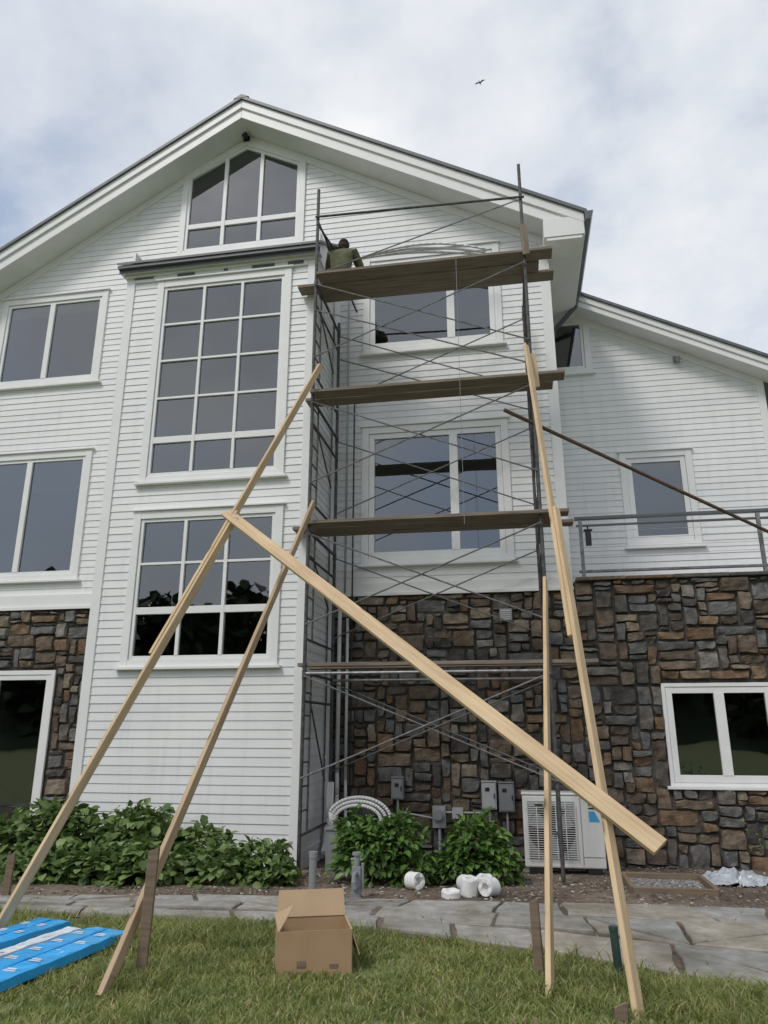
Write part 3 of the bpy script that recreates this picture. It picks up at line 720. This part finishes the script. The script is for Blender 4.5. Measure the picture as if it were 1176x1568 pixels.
def near(x,y):
    m=np.zeros(len(x),bool)
    for cx,cy,r in ((-2.54,5.14,.25),(.1,5.5,.25),(.55,5.3,.35),(-1.5,5.9,.3),(-2.7,5.0,.2),(-2.3,6.3,.4),(-3.0,5.9,.3),(1.2,5.3,.4)): m|=((x-cx)**2+(y-cy)**2<r*r)
    return m
o=0;Vs=[];Fs=[]
for v,f in (grass(180000,(-7.5,4.5),(3.8,6.75),.028,.062,lambda x,y:y<yv(x)+.03*np.sin(x*9)+.02,thin=True),
            grass(6000,(-6,3.5),(5.3,6.9),.06,.15,lambda x,y:np.abs(y-yv(x)+.05)<.08),
            grass(45000,(-3.5,2),(4.5,6.6),.06,.125,near),
            grass(5000,(-7,4),(5.5,8.0),.04,.075,lambda x,y:(y>yv(x))&(np.sin(x*7.3+y*2)*np.cos(y*9.1+x)>.6))):
    Vs.append(v);Fs.append(f+o);o+=len(v)
npmesh("grass",np.concatenate(Vs),np.concatenate(Fs),M['grass'])

CQ=np.array([[4,5,6,7],[0,1,5,4],[1,2,6,5],[2,3,7,6],[3,0,4,7]])
n=9000; x=rng.uniform(-7,5,n); y=rng.uniform(6.6,10.9,n); m=y>np.array([ybk(a)-.1 for a in x]); x=x[m];y=y[m]; n=len(x)
z=np.array([zg(a) for a in y])+.028
s=rng.uniform(.007,.024,n)
base=np.array([[-1,-.4,0],[1,-.4,0],[1,.4,0],[-1,.4,0],[-.7,-.2,.5],[.7,-.2,.5],[.6,.3,.5],[-.6,.3,.5]])
an=rng.uniform(0,6.28,n); bx=base[None]*s[:,None,None]*rng.uniform(.7,1.3,(n,8,3))
X=bx[:,:,0]*np.cos(an)[:,None]-bx[:,:,1]*np.sin(an)[:,None]+x[:,None]; Y=bx[:,:,0]*np.sin(an)[:,None]+bx[:,:,1]*np.cos(an)[:,None]+y[:,None]; Z=bx[:,:,2]+z[:,None]-.004
npmesh("mulch",np.stack([X,Y,Z],2).reshape(-1,3),(np.arange(n)[:,None,None]*8+CQ[None]).reshape(-1,4),M['chips'])

# ------------------------------------------------------------------ plants
leafT=np.array([[0,0,0],[-.36,.25,.10],[-.38,.6,.08],[0,1,-.12],[.38,.6,.08],[.36,.25,.10],[0,.3,0],[0,.66,-.02]])
leafF=np.array([[0,6,1],[1,6,7],[1,7,2],[2,7,3],[0,5,6],[5,4,7],[5,7,6],[4,3,7]])
def leaves(P,D,size,widthf=1.0,droop=.35):
    n=len(P); D=D+rng.normal(0,.45,D.shape); D/=np.linalg.norm(D,axis=1)[:,None]
    D[:,2]-=droop; D/=np.linalg.norm(D,axis=1)[:,None]
    up=np.array([0,0,1.0])+rng.normal(0,.35,(n,3)); X=np.cross(D,up); X/=np.linalg.norm(X,axis=1)[:,None]; Zv=np.cross(X,D)
    s=size*rng.uniform(.6,1.25,n)
    T=leafT[None]*s[:,None,None]
    V=P[:,None]+T[:,:,0:1]*X[:,None]*widthf+T[:,:,1:2]*D[:,None]+T[:,:,2:3]*Zv[:,None]
    F=(np.arange(n)[:,None,None]*8+leafF[None]).reshape(-1,3)
    return V.reshape(-1,3),F
def bush(name,blobs,nleaf,size,mat,widthf=1):
    Ps=[];Ds=[];stems=MB(); wts=np.array([b[3]*b[4]*b[5] for b in blobs])**.7; wts/=wts.sum()
    for (cx,cy,cz,rx,ry,rz),w in zip(blobs,wts):
        n=int(nleaf*w); d=rng.normal(0,1,(n,3)); d/=np.linalg.norm(d,axis=1)[:,None]; d[:,2]=np.where(d[:,2]<-.35,-d[:,2],d[:,2])
        r=rng.uniform(.35,1.0,n)**.55*(1+.22*np.sin(d[:,0]*6+cx*7)*np.cos(d[:,2]*7+cy*3))
        P=np.array([cx,cy,cz])+d*np.array([rx,ry,rz])*r[:,None]; P[:,2]=np.maximum(P[:,2],zg(cy)+.03)
        Ps.append(P);Ds.append(d*np.array([1,1,.35])+np.array([0,-.15,.1]))
        for _ in range(max(4,int(n/45))):
            i=random.randrange(n); stems.tube((cx+random.uniform(-.08,.08),cy+random.uniform(-.08,.08),zg(cy)-.02),tuple(P[i]),.006,5,.003,False)
    P=np.concatenate(Ps);D=np.concatenate(Ds); V,F=leaves(P,D,size,widthf)
    e=empty(name,(blobs[0][0],blobs[0][1],0)); attach(npmesh("leaves",V,F,mat,None),e); attach(stems.build("stems",M['bark'],None),e)
bush("hydrangea_bush",[(-6.9,8.5,.12,.6,.55,.45),(-6.2,8.7,.12,.55,.5,.40),(-5.6,8.8,.20,.55,.5,.52),(-5.35,8.3,.0,.55,.45,.36)],2500,.13,M['leafA'])
bush("hydrangea_bush",[(-4.55,8.85,.2,.52,.45,.50),(-4.1,8.3,.02,.5,.4,.36),(-4.8,8.25,.0,.5,.4,.34)],1800,.125,M['leafA'])
bush("hydrangea_bush",[(-3.45,8.5,.02,.45,.42,.30),(-2.95,8.75,.05,.36,.36,.30),(-3.75,8.9,.12,.4,.35,.38),(-2.75,8.45,.0,.25,.25,.20)],1500,.115,M['leafA'])
bush("peony_bush",[(-1.70,8.85,.18,.40,.36,.42),(-1.42,8.95,.24,.34,.32,.44),(-1.88,9.05,.22,.28,.3,.44),(-1.25,8.8,.0,.25,.25,.3)],1900,.11,M['leafB'],widthf=.66)
bush("peony_bush",[(-.56,9.15,.18,.36,.34,.46),(-.72,9.0,.05,.28,.28,.34),(-.34,9.1,.05,.28,.28,.34)],1600,.11,M['leafB'],widthf=.66)
rs=empty("twiggy_shrub",(2.62,7.9,0)); b=MB(); tips=[]
for i in range(26):
    p=Vector((2.75+random.uniform(-.1,.1),7.9,zg(7.9))); d=Vector((random.uniform(-.75,.5),random.uniform(-.5,.3),1)).normalized(); r=.010
    for s in range(6):
        q=p+d*random.uniform(.12,.2); b.tube(p,q,r,5,r*.75,False); p=q; r*=.75; d=(d+Vector((random.uniform(-.35,.3),random.uniform(-.3,.3),random.uniform(-.25,.1)))).normalized()
        if s>1: tips.append(tuple(p))
o=b.build("twigs",M['bark'],None); P_=np.repeat(np.array(tips),4,axis=0)+rng.normal(0,.035,(len(tips)*4,3)); V,F=leaves(P_,rng.normal(0,1,P_.shape),.045,.7); o2=npmesh("leaves",V,F,M['leafB'])
for q in (o,o2): attach(q,rs)

# hills and trees behind the viewer (they show in the window reflections)
V=[];F=[]; na=72; rads=[50,56,62,70,85,110,160]; hh=[0,1.5,5,9,11,12,9]
for r_,h_ in zip(rads,hh):
    for i in range(na+1):
        a=math.radians(140+260*i/na); V.append((math.cos(a)*r_,math.sin(a)*r_,-.2+h_*(1+.22*noise.noise(Vector((math.cos(a)*3,math.sin(a)*3,1))))))
for j in range(len(rads)-1):
    for i in range(na): q=j*(na+1)+i; F.append((q,q+1,q+na+2,q+na+1))
me=bpy.data.meshes.new("hills"); me.from_pydata(V,[],F); me.materials.append(M['hill']); g=bpy.data.objects.new("hills",me); C.objects.link(g)
trunk=MB(); Rt=random.Random(5); Pp=[]
for i in range(170):
    a=math.radians(Rt.uniform(145,395)); rad=Rt.uniform(56,74); cx,cy=math.cos(a)*rad,math.sin(a)*rad
    h=Rt.uniform(11,15.5)+1.5*math.sin(a*5); con=Rt.random()<.2
    if con: h*=1.12
    trunk.tube((cx,cy,0),(cx,cy,h*.7),.25,6,.08)
    for _ in range(230):
        t=Rt.uniform(.08,1); ang=Rt.uniform(0,6.28)
        rr=(1-t)*h*.2+.2 if con else h*.36*math.sqrt(max(.03,1-((t-.55)/.48)**2))
        rr*=Rt.uniform(.4,1.08); Pp.append((cx+math.cos(ang)*rr,cy+math.sin(ang)*rr,t*h))
Pp=np.array(Pp); V,F=leaves(Pp,rng.normal(0,1,Pp.shape),1.6,1.1)
te=empty("distant_trees"); npmesh("foliage",V,F,M['tree'],te); trunk.build("trunks",M['bark'],te)

# ------------------------------------------------------------------ yard objects
cb=empty("cardboard_box",(-1.50,5.62,0))
def shell(mb,pts,th=.006):
    a,b_,c,d=[Vector(p) for p in pts]; nrm=(b_-a).cross(d-a).normalized()*th
    mb.add([a,b_,c,d,a+nrm,b_+nrm,c+nrm,d+nrm],[(0,1,2,3),(7,6,5,4),(0,4,5,1),(1,5,6,2),(2,6,7,3),(3,7,4,0)])
bw,bd,bh=.25,.20,.28
b=MB()
shell(b,[(-bw,-bd,0),(bw,-bd,0),(bw,-bd,bh),(-bw,-bd,bh)]); shell(b,[(bw,-bd,0),(bw,bd,0),(bw,bd,bh),(bw,-bd,bh)])
shell(b,[(bw,bd,0),(-bw,bd,0),(-bw,bd,bh),(bw,bd,bh)]); shell(b,[(-bw,bd,0),(-bw,-bd,0),(-bw,-bd,bh),(-bw,bd,bh)])
shell(b,[(-bw,-bd,.004),(bw,-bd,.004),(bw,bd,.004),(-bw,bd,.004)])
b.build("walls",M['card'],cb)
b=MB()
shell(b,[(-bw,bd,bh),(bw,bd,bh),(bw-.01,bd+.05,bh+.17),(-bw+.01,bd+.05,bh+.17)])
shell(b,[(-bw,-bd,bh),(-bw,bd,bh),(-bw-.02,bd-.03,bh+.03),(-bw+.10,-bd+.02,bh+.16)])
shell(b,[(bw,-bd,bh),(bw,bd,bh),(bw+.03,bd-.01,bh-.15),(bw+.06,-bd+.01,bh-.16)])
b.build("flaps",M['cardin'],cb)
b=MB(); b.box(-.12,-.06,-bd-.0095,-bd-.0075,.06,.10); b.box(.10,.16,-bd-.009,-bd-.007,.05,.075); b.build("printing",M['stake'],cb)
cb.rotation_euler=(0,0,.34)
def pack(name,x,y,rot,L,w,h,mat,n=2,z=.03):
    e=empty(name,(x,y,z)); e.rotation_euler=(0,0,rot)
    for i in range(n):
        b=MB(); nxx=34
        x0=-w/2+i*(w/n)+.006; x1=-w/2+(i+1)*(w/n)-.006
        gx=[x0,x0+.004,x0+.02,(x0+x1)/2,x1-.02,x1-.004,x1]; gz=[0,h*.9,h,h*1.0,h,h*.9,0]
        vs=[];fs=[]
        for j in range(nxx+1):
            yy=-L/2+L*j/nxx
            for a,zv in zip(gx,gz):
                wob=.007*noise.noise(Vector((a*9,yy*7,i+x)))+.006*noise.noise(Vector((a*30,yy*25,i+x)))
                e_=.0 if 0<j<nxx else -.25*zv
                vs.append((a+wob*.8,yy,max(0,zv+wob*1.3+e_)))
        m_=len(gx)
        for j in range(nxx):
            for q in range(m_-1): fs.append((j*m_+q,j*m_+q+1,(j+1)*m_+q+1,(j+1)*m_+q))
        fs.append(tuple(range(m_-1,-1,-1))); fs.append(tuple(nxx*m_+q for q in range(m_)))
        b.add(vs,fs); b.build("panel_%d"%(i+1),M[mat],e)
        b=MB()
        for yy in np.arange(-L*.4,L*.42,.22):
            b.box(x0+.04,x1-.05,yy-.012,yy+.006,h*1.07,h*1.09); b.box(x0+.04,x0+.04+(x1-x0)*.4,yy+.02,yy+.045,h*1.07,h*1.09)
        b.build("print_%d"%(i+1),M['whitewrap'],e)
pack("wrapped_panels",-3.38,5.15,-.14,1.75,.40,.065,'bluewrap',2)
pack("wrapped_panels",-4.03,5.35,-.20,1.75,.34,.065,'bluewrap',2)
pack("wrapped_panels",-3.71,5.25,-.17,1.6,.14,.05,'whitewrap',1)
b=MB(); b.tube((-2.19,8.14,-.1),(-2.19,8.14,.34),.042,16); b.tube((-2.19,8.14,.30),(-2.19,8.14,.36),.048,16); b.build("vent_pipe",M['greybox'])
sp=empty("hose_spigot",(-1.64,7.75,0))
b=MB(); b.box(-.045,.045,-.03,.03,-.1,.30); b.tube((0,-.03,.24),(0,-.12,.24),.022,12); b.tube((0,-.12,.25),(0,-.13,.17),.02,12,.026); b.tube((0,0,.30),(0,0,.40),.03,12); b.tube((-.06,0,.36),(.06,0,.36),.014,8); b.tube((.06,0,.1),(.06,0,.33),.015,8); b.build("body",M['greybox'],sp,bevel=.006)
b=MB(); b.tube((0,-.03,.14),(0,-.07,.14),.04,14); b.tube((0,0,.40),(0,0,.425),.045,12); b.build("valve",M['greybox'],sp)
uc=empty("utility_cabinet",(-2.22,9.62,-.1))
b=MB(); b.box(-.18,.18,-.15,.15,0,.50); b.build("box",M['greybox'],uc,bevel=.012)
b=MB(); b.box(-.195,.195,-.165,.165,.501,.53); b.box(-.14,.14,-.158,-.151,.05,.44); b.build("lid",M['greybox'],uc,bevel=.006)
hz=empty("flexible_hose")
b=MB()
for kx in range(3):
    r=.22+kx*.055; pts=[(-2.60+.03*kx,10.35,.9),(-2.58+.03*kx,10.25,.45),(-2.47,10.05,.32)]
    for t in np.linspace(.10,1,26):
        a=math.pi*(1.0-t*1.05); pts.append((-2.08+(r+.08)*math.cos(a),9.86+.05*kx,.48+r*.80*math.sin(a)))
    pts.append((pts[-1][0]+.02,9.9+.05*kx,.1)); b.path(pts,.022,10)
b.build("loops",M['hose'],hz,smooth=True)
def tub(x,y,r,h,rx,rz):
    e=empty("foam_roll",(x,y,zg(y)+.02+(r if abs(rx)>.5 else 0))); e.rotation_euler=(rx,0,rz)
    b=MB(); n=28; vs=[];fs=[]
    prof=[(0,.0),(r*.94,0),(r,.012),(r*.99,h*.5),(r*1.0,h-.012),(r*.94,h),(r*.5,h*.98),(r*.42,h*.6),(0,h*.6)]
    for i in range(n):
        t=6.283*i/n; wv=1+.025*math.sin(3*t+x*9)
        for pr,pz in prof: vs.append((pr*wv*math.cos(t),pr*wv*math.sin(t),pz+(.004*math.sin(5*t+x*7) if pz>0 else 0)))
    m_=len(prof)
    for i in range(n):
        for q in range(m_-1): fs.append((i*m_+q,((i+1)%n)*m_+q,((i+1)%n)*m_+q+1,i*m_+q+1))
    b.add(vs,fs); b.build("roll",M['foam'],e)
tub(-1.22,8.48,.085,.15,1.5,.9); tub(-.74,8.02,.095,.07,0.05,0); tub(-.57,8.2,.09,.17,.12,.5); tub(-.42,8.38,.085,.17,.1,0); tub(-.32,8.24,.085,.16,1.5,-.6); tub(-.64,8.42,.085,.18,1.5,.35)
dpit=empty("drain_pit",(1.52,9.2,zg(9.2)))
for (p,q) in (((-.42,-.42,.05),(.42,-.42,.05)),((-.42,.42,.05),(.42,.42,.05)),((-.42,-.39,.05),(-.42,.39,.05)),((.42,-.39,.05),(.42,.39,.05))):
    o=beam("frame_board",p,q,.05,.10,M['stake'],None,face=(0,0,1)); o.parent=dpit
gx=rng.uniform(-.38,.38,(1400,2)); s=rng.uniform(.012,.024,1400)
base2=np.array([[-1,-1,-.4],[1,-1,-.4],[1,1,-.4],[-1,1,-.4],[-.6,-.6,.6],[.6,-.5,.7],[.6,.6,.6],[-.5,.6,.6]])
V=(base2[None]*s[:,None,None]*rng.uniform(.6,1.2,(1400,8,3))); V[:,:,0]+=gx[:,0:1]; V[:,:,1]+=gx[:,1:2]; V[:,:,2]+=.035
o=npmesh("gravel",V.reshape(-1,3),(np.arange(1400)[:,None,None]*8+CQ[None]).reshape(-1,4),M['gravel']); o.parent=dpit
vs=[];fs=[];n=30
for j in range(n+1):
    for i in range(n+1):
        u,v=i/n-.5,j/n-.5; r=math.hypot(u,v)*2
        h=max(0,1-r**1.7)*.10+max(0,1-r)*.16*noise.noise(Vector((u*7,v*7,2)))+.06*abs(noise.noise(Vector((u*14,v*14,5))))
        vs.append((u*.95+.06*noise.noise(Vector((u*6,v*6,8))),v*.7+.06*noise.noise(Vector((u*6,v*6,18))),max(.005,h)))
for j in range(n):
    for i in range(n):
        u,v=(i+.5)/n-.5,(j+.5)/n-.5
        if math.hypot(u,v)<.44+.12*noise.noise(Vector((u*5,v*5,3))): q=j*(n+1)+i; fs.append((q,q+1,q+n+2,q+n+1))
b=MB(); b.add(vs,fs); o=b.build("plastic_sheet",M['bag']); o.location=(2.35,9.75,zg(9.75)+.02)

cc=empty("plastic_conduit")
b=MB()
for s_ in range(3):
    pts=[]
    for t in np.linspace(0,1,20):
        x=-2.35+2.2*t; z=9.15+.02*s_+.24*math.sin(t*math.pi*.9+.2*s_)*(1-.25*s_)-.12*t
        pts.append((x,10.35+.05*s_,z))
    b.path(pts,.019,8)
b.build("tubes",M['hose'],cc,smooth=True)

# ------------------------------------------------------------------ worker (squatting on the top deck, back to the viewer)
wk=empty("construction_worker",(-2.36,9.58,8.083))
def skinfig(name,pts,edges,rad,mat,root=0,sub=2):
    me=bpy.data.meshes.new(name); me.from_pydata(pts,edges,[]); ob=bpy.data.objects.new(name,me); C.objects.link(ob); ob.parent=wk
    md=ob.modifiers.new("skin","SKIN"); md.use_smooth_shade=True
    for i,r in enumerate(rad): me.skin_vertices[0].data[i].radius=(r,r) if not isinstance(r,tuple) else r
    me.skin_vertices[0].data[root].use_root=True
    s=ob.modifiers.new("sub","SUBSURF"); s.levels=sub; s.render_levels=sub; me.materials.append(mat); return ob
skinfig("jacket",[(0,-.06,.20),(0,-.05,.38),(0,-.01,.57),(0,.04,.70),(-.18,.06,.68),(-.27,.22,.50),(-.16,.42,.52),(.18,.06,.68),(.27,.20,.48),(.15,.40,.48),(0,.07,.77)],
 [(0,1),(1,2),(2,3),(3,4),(4,5),(5,6),(3,7),(7,8),(8,9),(3,10)],[(.17,.13),(.18,.13),(.20,.14),(.14,.11),.09,.07,.05,.09,.07,.05,.06],M['olive'])
skinfig("trousers",[(0,-.06,.19),(-.11,-.02,.19),(-.18,.20,.40),(-.15,.05,.12),(-.15,.12,.06),(.11,-.02,.19),(.18,.20,.40),(.15,.05,.12),(.15,.12,.06)],
 [(0,1),(1,2),(2,3),(3,4),(0,5),(5,6),(6,7),(7,8)],[.13,.11,.075,.055,.04,.11,.075,.055,.04],M['jeans'])
for sx in (-1,1):
    bx0=.155*sx
    skinfig("palm",[(bx0,.42,.50),(bx0,.47,.50),(bx0,.51,.50)],[(0,1),(1,2)],[(.03,.02),(.042,.018),(.036,.014)],M['skin'],0,1)
    for fi,(ox,L) in enumerate(((-.03,.07),(-.01,.08),(.01,.075),(.03,.06))):
        skinfig("finger_%d"%(fi+1),[(bx0+ox,.505,.50),(bx0+ox,.505+L*.6,.495),(bx0+ox,.505+L,.47)],[(0,1),(1,2)],[.009,.008,.007],M['skin'],0,1)
    skinfig("thumb",[(bx0-sx*.03,.47,.50),(bx0-sx*.06,.50,.49),(bx0-sx*.065,.53,.48)],[(0,1),(1,2)],[.011,.010,.008],M['skin'],0,1)
def head_mesh():
    bm=bmesh.new(); bmesh.ops.create_uvsphere(bm,u_segments=24,v_segments=18,radius=1)
    for v in bm.verts:
        x,y,z=v.co; w=.076*(1-.22*max(0,-z)**1.5); v.co=Vector((x*w,y*(.095 if y>0 else .098),z*.118))
        if y>.75 and abs(x)<.18 and -.35<z<.05: v.co.y+=.022*(1-abs(x)/.18)
        if y>.7 and .1<abs(x)<.5 and .05<z<.3: v.co.y-=.008
        if y>.7 and abs(x)<.35 and -.62<z<-.5: v.co.y-=.005
    me=bpy.data.meshes.new("head"); bm.to_mesh(me); bm.free(); me.polygons.foreach_set("use_smooth",[True]*len(me.polygons)); return me
hd=bpy.data.objects.new("head",head_mesh()); C.objects.link(hd); hd.data.materials.append(M['skin']); hd.parent=wk; hd.location=(0,.12,.87); hd.rotation_euler=(-.2,0,.2)
b=MB()
for sx in (-1,1):
    b.add([(sx*.074,-.01,-.03),(sx*.092,-.03,-.02),(sx*.095,-.035,.02),(sx*.076,-.01,.03),(sx*.080,.012,0)],[(0,1,4),(1,2,4),(2,3,4),(0,4,3),(0,3,2,1)])
b.build("ears",M['skin'],hd)
b=MB()
for sx in (-1,1): b.tube((sx*.03,.088,.015),(sx*.03,.094,.015),.010,10)
b.build("eyes",M['black'],hd)
def dome(name,fn,mat,loc=(0,0,0)):
    bm=bmesh.new(); bmesh.ops.create_uvsphere(bm,u_segments=24,v_segments=14,radius=1)
    for v in bm.verts: v.co=Vector(fn(*v.co))
    me=bpy.data.meshes.new(name); bm.to_mesh(me); bm.free(); me.polygons.foreach_set("use_smooth",[True]*len(me.polygons)); me.materials.append(mat)
    o=bpy.data.objects.new(name,me); C.objects.link(o); o.parent=hd; o.location=loc
dome("cap",lambda x,y,z:(x*.088,y*.108,max(z,-.02)*.118),M['cap'],(0,0,.025))
dome("hair",lambda x,y,z:(x*.080,y*.085-.018,z*.09-.01),M['hair'])
b=MB(); n=12; vs=[(.075*math.cos(t),.085+.085*math.sin(t),-.004*math.cos(t*2)) for t in np.linspace(0,math.pi,n)]; b.add(vs+[(x,y,z+.008) for x,y,z in vs],[tuple(range(n-1,-1,-1)),tuple(range(n,2*n))]+[(i,(i+1)%n,(i+1)%n+n,i+n) for i in range(n)]); o=b.build("cap_peak",M['cap'],hd); o.location=(0,0,.03)
b=MB()
for sx in (-.15,.15): b.box(sx-.05,sx+.05,-.06,.22,0,.085)
b.build("boots",M['black'],wk,bevel=.03)

bd=empty("bird",(-.62,60,64.85)); b=MB()
b.tube((-.22,0,0),(.0,0,.01),.035,8,.07); b.tube((0,0,.01),(.22,0,0),.07,8,.03); b.add([(-.22,0,0),(-.36,.05,0),(-.36,-.05,0)],[(0,1,2)])
b.add([(.08,0,.03),(-.08,0,.03),(-.12,-.3,.14),(-.02,-.62,.05),(.08,-.3,.15)],[(0,1,2,4),(2,3,4)]); b.add([(.08,0,.03),(-.08,0,.03),(-.12,.3,.14),(-.02,.62,.05),(.08,.3,.15)],[(0,4,2,1),(4,3,2)])
b.build("body",M['black'],bd); bd.rotation_euler=(0,0,1.2)

# ------------------------------------------------------------------ light, sky, camera
w=bpy.data.worlds.new("World"); S.world=w; w.use_nodes=True; nt=w.node_tree; bg=nt.nodes["Background"]
sky=N(nt,"ShaderNodeTexSky"); sky.sky_type='NISHITA'; sky.sun_disc=False
sun_dir=Vector((-.45,-.75,1.05)).normalized()
sky.sun_elevation=math.asin(sun_dir.z); sky.sun_rotation=math.atan2(sun_dir.x,sun_dir.y)
sky.air_density=1.0; sky.dust_density=2.0; sky.ozone_density=1.0
tc=N(nt,"ShaderNodeTexCoord"); mp=N(nt,"ShaderNodeMapping"); mp.inputs["Scale"].default_value=(1,1,1.6); mp.inputs["Location"].default_value=(1.85,.7,.1)
n1=N(nt,"ShaderNodeTexNoise"); n1.inputs["Scale"].default_value=2.1; n1.inputs["Detail"].default_value=8; n1.inputs["Roughness"].default_value=.55; n1.inputs["Distortion"].default_value=.3
r1=ramp(nt,[(.36,(.26,.26,.26)),(.50,(.80,.80,.80)),(.60,(1,1,1))])
n2=N(nt,"ShaderNodeTexNoise"); n2.inputs["Scale"].default_value=3.0; n2.inputs["Detail"].default_value=7; n2.inputs["Roughness"].default_value=.56
r2=ramp(nt,[(.3,(6.8,7.2,8.0)),(.52,(8.3,8.6,9.0)),(.68,(9.6,9.7,9.8))])
mx=N(nt,"ShaderNodeMixRGB")
bl=N(nt,"ShaderNodeMixRGB",blend_type='ADD'); bl.inputs[0].default_value=1; bl.inputs[2].default_value=(1.2,1.7,2.6,1)
nt.links.new(sky.outputs[0],bl.inputs[1])
nt.links.new(tc.outputs["Generated"],mp.inputs[0]); nt.links.new(mp.outputs[0],n1.inputs["Vector"]); nt.links.new(mp.outputs[0],n2.inputs["Vector"])
nt.links.new(n1.outputs[0],r1.inputs[0]); nt.links.new(n2.outputs[0],r2.inputs[0])
nt.links.new(r1.outputs[0],mx.inputs[0]); nt.links.new(bl.outputs[0],mx.inputs[1]); nt.links.new(r2.outputs[0],mx.inputs[2])
nt.links.new(mx.outputs[0],bg.inputs[0]); bg.inputs[1].default_value=.10
sl=bpy.data.lights.new("sun","SUN"); sl.energy=1.5; sl.angle=math.radians(14); sl.color=(1,.965,.91)
so_=bpy.data.objects.new("sun",sl); C.objects.link(so_); so_.rotation_euler=(-sun_dir).to_track_quat('-Z','Y').to_euler(); so_.location=(-10,-15,25)
cam=bpy.data.cameras.new("camera"); cam.sensor_fit='HORIZONTAL'; cam.sensor_width=36; cam.lens=36*1120/1176; cam.clip_end=2000; cam.clip_start=.05
co=bpy.data.objects.new("camera",cam); C.objects.link(co); co.location=(0,0,1.6); co.rotation_euler=(math.radians(106.5),0,math.radians(10)); S.camera=co
S.view_settings.view_transform='Standard'; S.view_settings.look='None'; S.view_settings.exposure=0
